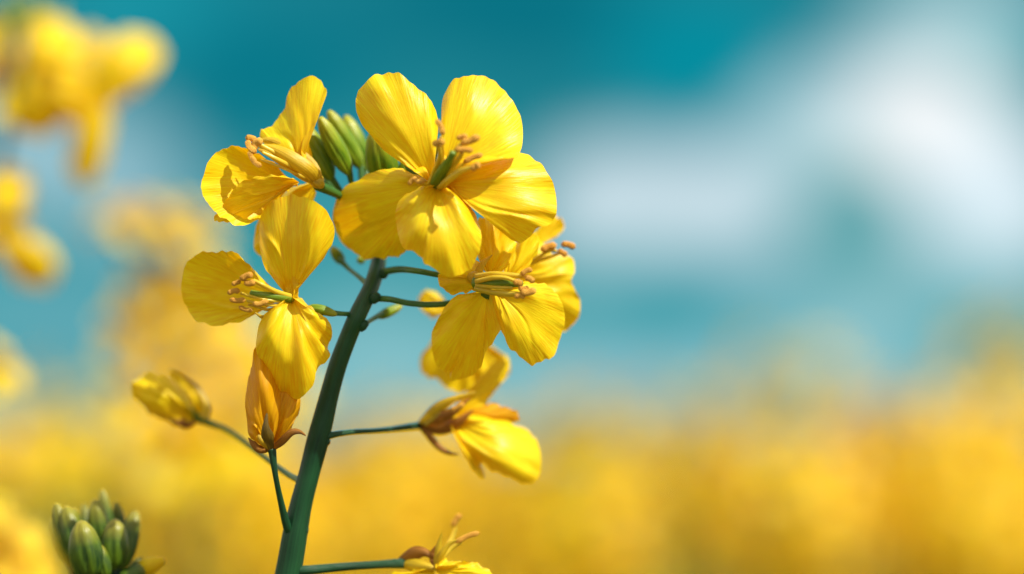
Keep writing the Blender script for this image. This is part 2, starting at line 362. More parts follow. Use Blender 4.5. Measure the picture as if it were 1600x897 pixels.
# ---- flower A: the large open one at the top
fa = flower((680, 290, 4.5, .2, -.9), 10, 'pistil')
hpetal(fa, O, (676, 288, 5), [(670, 282), (667, 265), (657, 250), (632, 253), (605, 240), (578, 212), (560, 185), (555, 160), (562, 135), (580, 118), (605, 113), (632, 119), (657, 137), (675, 160), (684, 186), (683, 220), (680, 250), (681, 280)],
       g=(0.05, 0.12), curl=-0.9, cup=1.2, ruf=0.28, fr=4, seed=1, crimp=.06)
hpetal(fa, O, (692, 276, 5), [(694, 262), (702, 238), (692, 212), (689, 190), (691, 155), (705, 130), (730, 117), (760, 121), (788, 138), (808, 168), (817, 205), (812, 236, 2), (795, 246, 4.4), (765, 243, 4.6), (735, 240, 3), (712, 252, 1), (699, 270)],
       g=(0.10, -0.10), curl=-1.6, cup=1.2, ruf=0.35, fr=3, seed=2, crimp=.05)
hpetal(fa, O, (692, 288, 5.5), [(700, 284), (722, 275), (742, 258), (775, 245), (810, 238), (840, 250), (862, 280), (870, 315), (866, 345), (843, 357), (822, 374), (800, 375), (773, 352), (745, 325), (722, 300), (700, 291)],
       g=(0.0, -0.28), curl=-1.2, cup=1.5, ruf=0.35, fr=4, seed=3, crimp=.06)
hpetal(fa, O, (682, 291, 6), [(670, 290), (650, 296), (628, 310), (617, 333), (621, 362), (630, 388), (657, 397), (664, 412), (693, 427), (715, 431), (740, 415), (752, 385), (749, 352), (736, 325), (714, 300), (694, 292)],
       g=(-0.12, -0.42), curl=-0.8, cup=1.9, ruf=0.45, fr=5, seed=4, crimp=.05)
hpetal(fa, O, (672, 289, 3.5), [(668, 282), (645, 268), (612, 264), (575, 273), (545, 288), (525, 310), (519, 345), (530, 375), (555, 395), (585, 405), (612, 403), (634, 391), (650, 350), (665, 305)],
       g=(0.50, 0.36), curl=-1.0, cup=0.8, ruf=0.2, fr=3, seed=5, crimp=.03)
mb = MB(); htube(mb, [(676, 296, 5), (684, 280, 7), (694, 263, 9.5), (704, 247, 11.5), (708, 238, 12)], [9, 10, 8.5, 5.5, 5.5], 'pistil', 14, 24)
mb.build('pistil', fa, O)
stamen(fa, O, [(672, 286, 6), (680, 266, 8), (687, 245, 10), (686, 228, 11)], [6, 5.5, 5, 4], [((679, 226, 11), (692, 222, 11.5), 6, (0, -2))])
stamen(fa, O, [(678, 280, 7), (688, 262, 8), (692, 240, 9), (689, 214, 11)], [5, 4, 3.4, 3], [((683, 190, 11.5), (691, 208, 11.5), 5.2, (2, -1))])
stamen(fa, O, [(690, 285, 7), (702, 268, 9), (717, 248, 10.5), (722, 238, 11)], [6, 5, 5, 4], [((714, 234, 11.6), (735, 235, 11.6), 5.4, (0, -1))])
stamen(fa, O, [(688, 282, 7), (705, 255, 9), (715, 232, 10.5), (727, 222, 11)], [6, 5, 5, 4], [((724, 222, 11.3), (745, 214, 11.6), 6.5, (1, 2)), ((716, 216, 10.6), (728, 213, 10.8), 5, (0, -1))])
stamen(fa, O, [(687, 293, 7), (702, 280, 9.5), (718, 268, 11), (738, 261, 12)], [6.5, 7, 6.5, 4], [((738, 264, 12.2), (748, 258, 12.4), 6, (1, -2))])
stamen(fa, O, [(692, 287, 7), (712, 266, 8.6), (728, 253, 9.4)], [4, 4, 3], [((728, 252, 9.8), (750, 243, 9.8), 5.2, (0, -1.5))])
stamen(fa, O, [(673, 291, 6.5), (662, 288, 7.5), (655, 286, 8)], [4, 3.5, 3], [((640, 287, 8.2), (649, 279, 8.4), 4.4, (-1, -1)), ((650, 281, 8.6), (662, 281, 8.8), 4.8, (0, 3))])
sepal(fa, (690, 292, 4), [(715, 284, 4), (735, 268, 4.4), (750, 254, 5)], 11, 'sepal_green')
sepal(fa, (680, 280, 4), [(672, 262, 3.6), (676, 245, 3.5), (686, 228, 3.7)], 10, 'sepal_green')
sepal(fa, (668, 286, 3), [(650, 270, 2.4), (640, 258, 2), (624, 244, 1.5)], 14, 'sepal_green')
sepal(fa, (700, 270, 3), [(710, 255, 2.6), (725, 242, 2.6), (742, 232, 2.6)], 9, 'sepal_green')

# ---- flower B: side-on at upper left
fb = flower((497, 286, 1.5, -.8, -.5), 9, 'sepal')
hpetal(fb, O, (470, 262, 1.5), [(455, 255), (430, 240), (408, 222), (410, 205), (428, 190), (443, 172), (450, 152), (460, 132), (480, 122), (500, 127), (511, 143), (506, 160), (492, 178), (474, 202), (476, 225), (480, 252)],
       g=(0.25, -0.15), curl=0.4, cup=.8, ruf=0.2, fr=3, seed=11, crimp=.02)
hpetal(fb, O, (478, 268, 0), [(470, 255), (462, 235), (455, 215), (462, 200), (478, 215), (487, 240), (488, 262)], g=(.1, .1), ruf=.1, seed=12, crimp=.02)
hpetal(fb, O, (455, 285, 0), [(440, 268), (412, 245), (392, 234), (368, 231), (343, 239), (324, 260), (316, 287), (320, 310), (334, 326), (352, 345), (385, 350), (415, 335), (438, 310), (452, 295)],
       g=(-0.35, -0.1), curl=1.0, cup=-0.9, ruf=0.15, fr=3, seed=13, crimp=.03)
hpetal(fb, O, (468, 285, 3), [(458, 278), (430, 274), (400, 276), (372, 290), (352, 316), (341, 335), (336, 345), (352, 346), (378, 345), (400, 330), (425, 308), (448, 295), (466, 290)],
       g=(-0.1, .55), curl=.8, cup=1.1, ruf=0.12, fr=4, seed=14, m='petal', crimp=.03)
for i, (dy, dz, w, mm_) in enumerate(((-12, 1.2, 12, 'sepal'), (0, 3.4, 13, 'sepal'), (11, 2.2, 11, 'sepal'), (4, .6, 14, 'sepal'))):
    sepal(fb, (498, 286, 1.5), [(484, 268 + dy * .7, dz), (455, 248 + dy, dz + .4), (425, 232 + dy, dz), (402, 226 + dy * .6, dz - .4)], w, mm_)
stamen(fb, O, [(480, 275, 2), (440, 245, 3), (410, 228, 3.6), (400, 222, 3.6)], [4, 4, 4, 3], [((398, 232, 4), (408, 221, 4.2), 7, (-4, -3)), ((386, 216, 3.6), (398, 219, 3.6), 6, (0, -2))])
stamen(fb, O, [(478, 272, 2), (436, 250, 4), (410, 238, 4.6)], [4, 4, 3], [((388, 222, 4), (398, 236, 4.4), 6, (-3, 1)), ((391, 238, 4.4), (398, 252, 4.4), 5.2, (-2, 0))])
stamen(fb, O, [(478, 278, 2), (436, 260, 3.6), (408, 250, 4)], [3, 3, 2.6], [((394, 246, 4.6), (406, 258, 4.6), 5, (-2, 2))])

hpetal(fb, O, (492, 290, -2), [(480, 284), (450, 296), (420, 322), (402, 350), (396, 382), (406, 400), (430, 392), (458, 360), (482, 325), (494, 302)],
       g=(.2, .1), curl=-.5, cup=.8, ruf=.3, seed=16)
# ---- flower C: side-on on the left, dark stamens pointing left
fc = flower((458, 468, 2.5, -.9, -.2), 9, 'sepal')
hpetal(fc, O, (455, 466, 2.5), [(444, 452), (428, 438), (410, 405), (402, 365), (409, 332), (430, 313), (462, 307), (498, 316), (518, 342), (521, 368), (510, 398), (492, 420), (470, 437), (464, 455)],
       g=(0.30, 0.22), curl=-0.8, cup=1.2, ruf=0.6, fr=4, seed=21, crimp=.06)
hpetal(fc, O, (440, 466, 1.5), [(425, 452), (405, 436), (392, 418), (375, 402), (350, 392), (320, 393), (297, 404), (286, 430), (285, 458), (297, 488), (322, 508), (352, 505), (385, 500), (405, 488), (425, 474)],
       g=(0.30, 0.30), curl=.5, cup=-0.5, ruf=0.25, fr=3, seed=22, crimp=.04)
hpetal(fc, O, (456, 464, 3), [(468, 468), (492, 487), (511, 500), (518, 520), (510, 545), (515, 560), (495, 575), (490, 600), (467, 621), (440, 614), (420, 592), (403, 560), (400, 530), (407, 500), (425, 480), (444, 470)],
       g=(-0.10, -0.22), curl=-1.0, cup=1.7, ruf=0.75, fr=6, seed=23, crimp=.07)
hpetal(fc, O, (456, 476, 3.5), [(444, 462), (446, 445), (458, 434), (466, 440), (466, 458), (464, 470)], g=(.2, .1), ruf=.05, seed=24, crimp=.02)
mb = MB(); htube(mb, [(458, 467, 3), (435, 464, 4.5), (412, 461, 5.2), (392, 458, 5.2)], [8, 7, 5.5, 5], 'pistil', 12, 20); mb.build('pistil', fc, O)
stamen(fc, O, [(456, 464, 3.5), (432, 456, 5), (412, 446, 6), (396, 438, 6)], [6, 5, 4.6, 4], [((378, 436, 6.4), (392, 430, 6.6), 6, (0, -2)), ((384, 441, 6.4), (396, 440, 6.6), 5.5, (0, 3)), ((364, 444, 6), (374, 440, 6), 4.5, (0, 0))])
stamen(fc, O, [(450, 470, 3.5), (425, 470, 5), (400, 465, 5.5), (376, 458, 5.6)], [4, 3.4, 3, 2.6], [((358, 458, 5.8), (372, 455, 5.8), 5, (0, -2))])
stamen(fc, O, [(448, 474, 3.5), (428, 477, 4.6), (404, 474, 5.2), (386, 470, 5.4)], [4, 3.4, 3, 2.6], [((362, 468, 5.8), (380, 468, 5.8), 5, (0, 2)), ((398, 474, 5.8), (416, 470, 5.8), 5, (-1, 3))])
stamen(fc, O, [(446, 476, 3.2), (420, 484, 4), (405, 480, 4.6), (388, 476, 4.8)], [4, 3, 3, 2.6], [((376, 480, 5), (392, 484, 5), 4.5, (0, 2))])
sepal(fc, (452, 474, 3), [(430, 490, 3.4), (412, 496, 3.4), (398, 488, 3.2)], 5, 'sepal')
sepal(fc, (462, 470, 1.5), [(470, 484, 2.4), (484, 482, 2.8), (492, 488, 2.8)], 6, 'sepal')

# ---- flower D: closed bell hanging below C, its backlit shade painted orange
fd = flower((422, 697, 3, 0, -1), 8, 'sepal_brown')
hpetal(fd, O, (420, 698, 2.5), [(405, 696), (390, 680), (385, 655), (383, 622), (388, 590), (395, 565), (400, 540), (415, 545), (432, 570), (444, 610), (440, 650), (428, 690)],
       g=(-0.05, .05), cup=2.2, ruf=0.35, fr=4, seed=31, m='petal_orange', crimp=.08, side=-1.2)
hpetal(fd, O, (424, 698, 1.8), [(412, 680), (404, 640), (410, 600), (425, 575), (450, 575), (466, 600), (470, 630), (462, 655), (450, 676), (436, 694)],
       g=(0.1, .05), cup=1.4, ruf=0.3, fr=4, seed=32, m='petal_orange', crimp=.08, side=-1.0)
hpetal(fd, O, (420, 698, .5), [(402, 692), (392, 650), (390, 600), (402, 560), (430, 560), (455, 600), (458, 650), (438, 690)],
       g=(0, 0), cup=-1.5, ruf=0.2, fr=4, seed=33, m='petal_orange')
sepal(fd, (422, 702, 3.6), [(419, 688, 5.2), (415, 668, 5.6), (417, 645, 5.2)], 9, 'sepal_dark')
sepal(fd, (420, 703, 3), [(405, 702, 3.8), (394, 692, 3.8), (388, 684, 3.2)], 6, 'sepal_brown')
sepal(fd, (424, 702, 3), [(440, 690, 4), (455, 676, 4.4), (468, 675, 4.2), (478, 681, 4)], 6, 'sepal_brown')
sepal(fd, (424, 703, 3), [(414, 694, 4.4), (404, 680, 4.4), (408, 668, 3.6)], 5, 'sepal')

# ---- flower E: right, below A, stamens pointing right
fe = flower((742, 434, 3, .9, 0), 11, 'sepal')
hpetal(fe, O, (762, 452, 3.2), [(752, 456), (725, 460), (702, 473), (684, 497), (675, 520), (676, 548), (684, 575), (702, 585), (705, 596), (730, 592), (752, 574), (758, 552), (772, 535), (785, 508), (782, 478), (772, 458)],
       g=(0.32, 0.36), curl=.8, cup=.7, ruf=0.45, fr=5, seed=41, crimp=.06)
hpetal(fe, O, (776, 452, 4), [(768, 458), (772, 485), (783, 515), (797, 543), (817, 562), (838, 569), (862, 558), (875, 533), (883, 500), (878, 470), (862, 450), (838, 440), (812, 444), (790, 449)],
       g=(-0.30, 0.08), curl=-.8, cup=.9, ruf=0.4, fr=4, seed=42, crimp=.05)
hpetal(fe, O, (760, 440, 2), [(750, 450), (735, 456), (714, 460), (694, 450), (684, 436), (690, 426), (708, 432), (728, 420), (744, 408), (756, 424)],
       g=(-0.1, 0.1), cup=.8, ruf=0.35, fr=4, seed=43, crimp=.05)
hpetal(fe, O, (765, 430, 1), [(752, 420), (745, 395), (742, 365), (752, 340), (775, 345), (800, 362), (806, 385), (796, 410), (782, 425)],
       g=(0.15, -.1), cup=.8, ruf=0.3, fr=4, seed=44, crimp=.05)
hpetal(fe, O, (790, 440, 0), [(786, 424), (792, 400), (806, 378), (826, 368), (842, 378), (838, 400), (822, 420), (804, 436)],
       g=(0.1, -.2), cup=.5, ruf=0.3, fr=4, seed=45, crimp=.05)
mb = MB(); htube(mb, [(742, 442, 4.5), (765, 442, 5.6), (795, 442, 6), (816, 443, 6)], [9, 9.5, 7.5, 5], 'pistil', 12, 20); mb.build('pistil', fe, O)
stamen(fe, O, [(744, 432, 5), (770, 428, 6.4), (800, 430, 7), (818, 432, 7.4)], [5.5, 5, 5, 4], [((816, 428, 7.8), (829, 422, 7.8), 5, (0, -2)), ((822, 434, 7.8), (832, 440, 7.8), 5.5, (2, -1))])
stamen(fe, O, [(744, 450, 5), (770, 456, 6.2), (795, 459, 7), (812, 460, 7.4)], [7, 7, 6, 4], [((816, 456, 8), (834, 453, 8), 6.5, (0, 3)), ((806, 464, 7.8), (818, 464, 8), 4.6, (0, -2))])
stamen(fe, O, [(744, 440, 5.6), (770, 434, 7), (790, 434, 7.4), (806, 440, 7.6)], [5, 4.6, 4, 3.4], [((804, 442, 8.2), (814, 444, 8.2), 6, (0, -2))])
stamen(fe, O, [(744, 446, 5.4), (772, 449, 6.8), (800, 450, 7.2)], [4, 3.6, 3], [((812, 450, 7.6), (824, 450, 7.6), 5, (0, 2))])
sepal(fe, (742, 436, 3), [(748, 424, 3.0), (756, 410, 3.0), (770, 398, 2.4)], 6, 'sepal')
sepal(fe, (742, 446, 3), [(765, 462, 3.4), (785, 466, 3.6), (800, 464, 3)], 8, 'sepal_green')

# ---- flower H: behind E, on the far side of the head
fh = flower((800, 432, -7, .8, -.4), 10, 'sepal')
hpetal(fh, O, (805, 430, -6), [(818, 415), (838, 405), (868, 401), (893, 404), (898, 425), (893, 440), (906, 468), (903, 498), (882, 517), (862, 505), (845, 480), (822, 450)],
       g=(-0.2, 0.1), cup=.9, ruf=0.4, fr=4, seed=51, crimp=.05)
hpetal(fh, O, (805, 425, -8), [(806, 400), (812, 378), (826, 366), (845, 375), (862, 395), (855, 410), (830, 425)],
       g=(0.0, -0.2), cup=.9, ruf=0.3, fr=4, seed=52, crimp=.05)
hpetal(fh, O, (815, 400, -10), [(825, 375), (842, 355), (856, 338), (872, 338), (882, 352), (876, 366), (855, 372), (835, 388)],
       g=(0.0, -0.1), cup=.5, ruf=0.2, fr=4, seed=53, crimp=.05)
stamen(fh, O, [(812, 420, -5), (838, 404, -4), (858, 392, -3.6), (870, 392, -3.6)], [5, 4, 3.6, 3], [((848, 390, -3.4), (866, 384, -3.4), 7, (0, -2))])
stamen(fh, O, [(812, 420, -5), (845, 406, -4.4), (874, 396, -4)], [4, 4, 3], [((880, 382, -3.6), (896, 386, -3.6), 6, (0, -2)), ((874, 392, -3.6), (884, 398, -3.6), 6, (0, 0))])

# ---- flower J: blurred, behind and below E
fj = flower((705, 485, -16, .5, .6), 9, 'sepal')
hpetal(fj, O, (705, 482, -16), [(690, 462), (672, 452), (656, 462), (655, 480), (668, 492), (690, 496)], g=(-.1, 0), cup=.5, seed=61)
hpetal(fj, O, (715, 500, -18), [(700, 510), (678, 530), (658, 555), (660, 580), (690, 600), (720, 612), (745, 605), (740, 560), (730, 520)], g=(-.1, -.1), cup=.8, seed=62)
hpetal(fj, O, (725, 505, -18), [(740, 520), (770, 545), (792, 560), (797, 580), (782, 600), (760, 610), (740, 600), (726, 560)], g=(-.1, -.1), cup=.8, seed=63)

# ---- flower F: lower right, nodding, wilting sepals
ff = flower((668, 662, -10, .9, -.2), 10, 'sepal_brown')
hpetal(ff, O, (700, 655, -10), [(715, 648), (745, 648), (785, 655), (818, 664), (838, 688), (845, 715), (843, 742), (829, 757), (803, 750), (772, 735), (752, 726), (757, 744, -1), (742, 735), (724, 706), (712, 675)],
       g=(-0.1, -.35), curl=-.8, cup=2.0, ruf=0.35, fr=4, seed=71, crimp=.05)
hpetal(ff, O, (690, 655, -11), [(710, 645), (730, 625), (750, 600), (768, 570), (790, 558), (797, 570), (790, 590), (770, 615), (750, 645), (720, 660)],
       g=(0, -.1), cup=.8, ruf=0.3, fr=3, seed=72)
hpetal(ff, O, (700, 655, -11), [(730, 640), (765, 632), (795, 638), (812, 648), (800, 660), (760, 668), (725, 665)], g=(0, .1), cup=.8, seed=73, m='petal_orange')
for pts_, w, mm_ in (([(675, 645, -8), (705, 625, -7), (745, 612, -7)], 9, 'sepal'), ([(680, 655, -8), (705, 645, -6.6), (735, 622, -7)], 11, 'sepal_brown'),
                     ([(690, 668, -9), (715, 660, -8), (740, 640, -8)], 12, 'sepal_brown'), ([(668, 678, -9), (685, 698, -8), (702, 708, -8), (717, 710, -8)], 5.5, 'sepal_brown')):
    sepal(ff, (655, 665, -10), pts_, w, mm_)
stamen(ff, O, [(665, 663, -9), (690, 645, -7.6), (712, 636, -7)], [4, 3, 3], [((706, 640, -6.8), (722, 632, -6.8), 5, (0, 0))])

# ---- flower G: at the bottom edge
fg = flower((640, 879, -3, .95, 0), 10, 'sepal_brown')
sepal(fg, (622, 880, -3), [(645, 866, -2), (665, 864, -1.6), (688, 880, -1.6)], 10, 'sepal_brown')
sepal(fg, (622, 880, -3), [(645, 884, -1.6), (668, 886, -1), (690, 892, -1)], 10, 'sepal')
hpetal(fg, O, (682, 890, -1), [(680, 880), (692, 873), (712, 873), (735, 880), (755, 886), (770, 894), (775, 915), (750, 940), (715, 950), (690, 925)],
       g=(0, -.5), cup=1.2, ruf=0.6, fr=6, seed=81, crimp=.15)
hpetal(fg, O, (678, 888, -2), [(668, 885), (640, 893), (605, 900), (595, 925), (620, 950), (660, 945), (682, 915)], g=(0, -.3), cup=1, ruf=.4, seed=82)
for pts_, w, mm_ in (([(684, 870, -1), (686, 850, -1), (690, 832, -1)], 6, 'sepal'), ([(690, 866, -.6), (702, 850, -.6), (714, 844, -.6)], 5, 'sepal'),
                     ([(676, 874, -2), (676, 862, -2), (684, 850, -2)], 5, 'sepal_brown')):
    sepal(fg, (682, 884, -1), pts_, w, mm_)
stamen(fg, O, [(686, 876, -1.6), (704, 858, -2), (720, 846, -2)], [5, 4.4, 4], [((716, 846, -2), (744, 834, -2), 5, (0, -2))])
stamen(fg, O, [(686, 870, -4), (704, 845, -8), (712, 825, -9)], [4, 3.4, 3], [((708, 820, -9), (718, 806, -9), 5.5, (0, -2))])

# ---- flower K: half-open on the long stalk at the left
fk = flower((305, 652, -16, -.8, -.5), 9, 'sepal')
hpetal(fk, O, (303, 655, -15), [(298, 662), (268, 662), (235, 645), (210, 622), (204, 600), (215, 588), (235, 584), (265, 592), (290, 612), (303, 635)],
       g=(-.1, .3), cup=2.2, ruf=.15, seed=91, crimp=.04, side=-1.5, m='petal')
hpetal(fk, O, (303, 655, -16.5), [(298, 660), (265, 655), (228, 630), (212, 600), (230, 585), (262, 590), (292, 615)],
       g=(0, -.1), cup=-1.2, ruf=.15, seed=92, crimp=.04)
hpetal(fk, O, (312, 652, -17), [(300, 636), (278, 605), (262, 585), (270, 578), (290, 590), (310, 610), (322, 632), (322, 650)], g=(0, .1), cup=.8, seed=93)
sepal(fk, (308, 654, -15), [(295, 640, -13.6), (270, 612, -13), (240, 592, -13)], 7, 'sepal_green')
sepal(fk, (318, 655, -15), [(322, 635, -15.5), (300, 602, -16), (268, 578, -16)], 7, 'sepal')
sepal(fk, (304, 656, -15), [(290, 662, -13.6), (265, 655, -13)], 8, 'sepal_brown')

# ---- buds of the focused plant
def bud(a, b, r, m='bud', bend=(0, 0), thingroot=None, off=None, name='bud'):
    mb = MB(); A = P(*a); B = P(*b); budshape(mb, A, B, r * (1.0 if m == 'bud' else 1.1) * K, m, bend=RT * bend[0] * K + UP * bend[1] * K)
    return mb.build(name, thingroot or plant, off or O)
for a, b, r in (((546, 272, -3), (500, 184, -1.5), 15.5), ((518, 280, -4), (471, 192, -3.5), 18), ((564, 262, -6.5), (514, 174, -5.5), 15),
                ((574, 268, -9), (540, 182, -9), 17), ((604, 292, -3.5), (588, 200, -1.5), 25),
                ((632, 290, -3), (640, 240, -3), 14), ((502, 284, -8), (466, 226, -8), 13)):
    bud(a, b, r)
for a, b in (((552, 320, -5), (546, 270, -3)), ((552, 325, -5), (518, 278, -4)), ((560, 330, -5), (564, 260, -6.5)), ((566, 335, -5), (574, 266, -9)), ((550, 325, -3), (510, 282, -6))):
    pedicel([a, ((a[0] + b[0]) / 2 + 2, (a[1] + b[1]) / 2 + 3, (a[2] + b[2]) / 2), b], [4, 3.6, 4.6])
bud((480, 481, 1.5), (526, 492, 1.5), 8, 'bud', (0, 2)); bud((536, 412, -8), (518, 386, -8), 9, 'bud'); bud((566, 412, -8), (562, 400, -8), 7, 'bud')
bud((590, 496, -5), (628, 478, -6), 8, 'bud')

# ------------------------------------------------------------------ young bud cluster of a neighbour
R2 = P(130, 1000, -6); R2.z = 0; R2 = Vector((R2.x - .01, R2.y + .01, 0))
pb = thing('rapeseed_plant', R2, 'short young rapeseed plant topped by a cluster of closed green buds at the bottom left', 'flower plant')
mb = MB(); q0 = P(152, 935, -7); tube(mb, [q0, q0.lerp(P(146, 1000, -7), .5), P(146, 1000, -7)] + [P(146, 1000, -7).lerp(R2, k / 8) for k in range(1, 9)], [8 * K, 11 * K, 14 * K] + [(16 + 3 * k) * K for k in range(8)], 'stem', 14, 50)
mb.build('stem', pb, R2)
for a, b, r in (((140, 905, -2), (127, 816, -1.5), 24), ((112, 885, -6), (88, 788, -6.5), 14), ((125, 880, -5), (103, 793, -6), 17), ((175, 890, -5), (181, 813, -5), 21),
                ((160, 880, -8), (149, 782, -8), 17), ((172, 860, -10), (160, 766, -11), 11), ((190, 850, -12), (182, 784, -12), 10), ((188, 890, -8), (213, 800, -10), 15),
                ((135, 870, -10), (132, 786, -12), 9), ((118, 850, -9), (116, 795, -8), 10), ((165, 905, -3), (152, 850, -3), 13), ((105, 880, -9), (80, 812, -10), 10),
                ((185, 908, -4), (235, 884, -5), 12), ((200, 905, -9), (222, 872, -10), 9)):
    bud(a, b, r, 'bud_dark', (0, 0), pb, R2)
    mb = MB(); htube(mb, [(152, 945, -7), ((152 + a[0]) / 2, 925, (a[2] - 7) / 2), a], [5, 4, 5], 'stem', 8, 12); mb.build('pedicel', pb, R2)
mb = MB(); tube(mb, [P(212, 900, -6), P(232, 885, -5), P(256, 876, -5)], [8 * K, 15 * K, 6 * K], 'petal', 10, 12); mb.build('opening_bud', pb, R2)

# ------------------------------------------------------------------ generic flowering plants
STD = [(.06, -.035), (.28, -.07), (.45, -.22), (.66, -.37), (.88, -.36), (1.02, -.18), (1.04, 0), (1.02, .18), (.88, .36), (.66, .37), (.45, .22), (.28, .07), (.06, .035)]
def gpetal(mb, c, ax, er, L, rnd, m, ns, ntt):
    es = ax.cross(er); lift = rnd.uniform(.0, .35); a0 = rnd.uniform(0, 6)
    edge = [c + er * x * L + es * y * L * 1.1 + ax * (L * (lift * x + .14 * (1 - (2 * x - 1) ** 2))) for x, y in STD]
    fan(mb, c, edge, m, ns, ntt, lambda s, t: ax * (L * .05 * t * t * math.sin(9 * s + a0)))
def gflower(root, off, c, ax, size, seed, hi=True):
    rnd = random.Random(seed); ax = ax.normalized(); e0 = ax.orthogonal().normalized(); e1 = ax.cross(e0)
    mb = MB(); L = size
    tube(mb, [c - ax * L * .25, c, c + ax * L * .5], [L * .05, L * .1, L * .05], 'pistil', 8, 10)
    for k in range(6):
        a = k / 6 * 6.283 + .3; d = (ax * 1 + (e0 * math.cos(a) + e1 * math.sin(a)) * .45).normalized()
        tube(mb, [c, c + d * L * .45], L * .03, 'filament', 6, 4); tube(mb, [c + d * L * .43, c + d * L * .6], L * .06, 'anther', 6, 5)
    f = mb.build('flower', root, off); ph = rnd.uniform(0, 1.57)
    for k in range(4):
        a = ph + k * 1.5708 + rnd.uniform(-.15, .15); pm = MB()
        gpetal(pm, c, ax, e0 * math.cos(a) + e1 * math.sin(a), L, rnd, 'petal', 26, 8); pm.build('petal', f, off)
def midplant(label, depth, base_px, flowers, buds=(), seed=0, topx=None, r=3):
    """a neighbour plant out of focus: flowers (px, py, ddepth mm, axis, size mm)"""
    rnd = random.Random(seed)
    bx, by = base_px; g = P(bx, by, depth=depth); Rt = Vector((g.x, g.y, 0))
    t = thing('rapeseed_plant', Rt, label, 'flower plant', 'blurred rapeseed plants close behind the sharp one')
    tp = topx or flowers[0][:2]; tt = P(tp[0], tp[1], depth=depth)
    mid = Vector(((tt.x + Rt.x) / 2 + .004, tt.y, (tt.z + Rt.z) / 2))
    mb = MB(); tube(mb, [tt, tt.lerp(g, .5), g] + [g.lerp(Rt, k / 8) for k in range(1, 9)], [.0006, .0009, .0011] + [.0013 + .0003 * k for k in range(8)], 'stem', 10, 60)
    ped = []
    for i, (x, y, dd, ax, sz) in enumerate(flowers):
        c = P(x, y, depth=depth - dd / 1000); a = (RT * (ax[0] + .25) + UP * (ax[1] + .45) - FW * ax[2]).normalized()
        gflower(t, Rt, c, a, sz * MM, seed * 50 + i)
        lo = tt.lerp(g, min(.9, .15 + .7 * i / max(1, len(flowers)))); ped.append((c, a, lo))
    for c, a, lo in ped: tube(mb, [lo, lo.lerp(c - a * .004, .6) - UP * .001, c - a * .002], [.0006, .0005, .0006], 'pedicel', 6, 10)
    mb.build('stem', t, Rt)
    for i, (x, y, x2, y2, rr_) in enumerate(buds):
        b = MB(); budshape(b, P(x, y, depth=depth), P(x2, y2, depth=depth), rr_ * MM, 'bud', 10, 10); b.build('bud', t, Rt)
    return t
ul = midplant('blurred yellow rapeseed plant at the upper left with a green bud tip and drooping petals', .44, (-60, 520),
         [(100, 100, -6, (.1, .1, 1), 8), (10, 120, -3, (-.3, -.1, .9), 9)],
         [(35, 40, 25, -5, 1.4), (12, 40, 0, 5, 1.4), (50, 30, 56, -12, 1.2), (78, 30, 92, 4, 1.0), (25, 50, 4, 28, 1.2)], 3, (40, 60))
for nm_, c_, L_ in (('a', (150, 120), [[(140, 105), (150, 75), (180, 55), (215, 50), (243, 66), (250, 92), (232, 125), (200, 150), (165, 165), (150, 150)],
                                      [(150, 130), (168, 160), (170, 200), (160, 255), (138, 288), (112, 282), (103, 255), (112, 215), (128, 170), (138, 135)]]),
                    ('b', (60, 110), [[(50, 100), (30, 70), (40, 35), (80, 25), (115, 45), (118, 80), (90, 110)], [(60, 120), (90, 140), (100, 180), (70, 212), (25, 205), (10, 170), (30, 130)],
                                      [(70, 110), (100, 95), (135, 110), (150, 150), (140, 190), (105, 195), (80, 150)]])):
    z_ = (DF - .425) * 1000; fm = MB(); htube(fm, [(c_[0] - 8, c_[1] + 4, z_), (*c_, z_ + 2), (c_[0] + 8, c_[1] - 4, z_ + 4)], [6, 9, 6], 'pistil', 10, 10)
    f_ = fm.build('flower', ul, ul.location)
    for q_, ol in enumerate(L_):
        hpetal(f_, ul.location.copy(), (*c_, z_ + q_), ol, g=(.1, -.3 + .2 * q_), curl=-2, cup=2, ruf=.6, seed=200 + q_ + ord(nm_))
le = midplant('blurred yellow rapeseed flowers at the left edge halfway up the frame', .43,  (-110, 900), [(-14, 375, -4, (.4, .3, 1), 7.5), (-14, 575, 0, (.6, .3, .8), 5.5)], (), 4, (-60, 260))
fm = MB(); z_ = (DF - .425) * 1000; htube(fm, [(-15, 345, z_), (0, 345, z_ + 2), (12, 342, z_ + 4)], [6, 9, 6], 'pistil', 10, 10); f_ = fm.build('flower', le, le.location)
for q_, ol in enumerate([[(-15, 335), (-30, 290), (-10, 262), (25, 262), (44, 285), (40, 320), (18, 340)], [(5, 352), (30, 368), (62, 378), (85, 400), (88, 430), (68, 450), (35, 448), (12, 425), (-5, 390), (-5, 360)],
                         [(-10, 350), (-20, 380), (-60, 380), (-60, 330), (-25, 335)]]):
    hpetal(f_, le.location.copy(), (0, 346, z_ + q_), ol, g=(.1, -.3 + .2 * q_), curl=-2, cup=2, ruf=.6, seed=300 + q_)
midplant('blurred yellow rapeseed plant rising left of the sharp flowers up to the wide flat petals', .56, (300, 1000),
         [(225, 358, 0, (0, .8, .5), 10), (285, 365, 4, (.3, .5, .6), 8), (185, 350, -4, (-.4, .6, .6), 6), (250, 455, 0, (-.2, .2, 1), 8), (320, 480, 0, (.4, 0, 1), 9), (215, 525, 3, (-.5, 0, .8), 8),
          (300, 560, 0, (.1, 0, 1), 11), (370, 575, -5, (.6, 0, .8), 10), (235, 620, 5, (-.5, 0, .8), 8), (350, 650, 0, (.1, -.2, 1), 12), (280, 700, 8, (-.1, 0, 1), 11), (430, 610, -8, (.3, .1, 1), 9)],
         ((265, 330, 262, 306, 1.4),), 5, (262, 345))
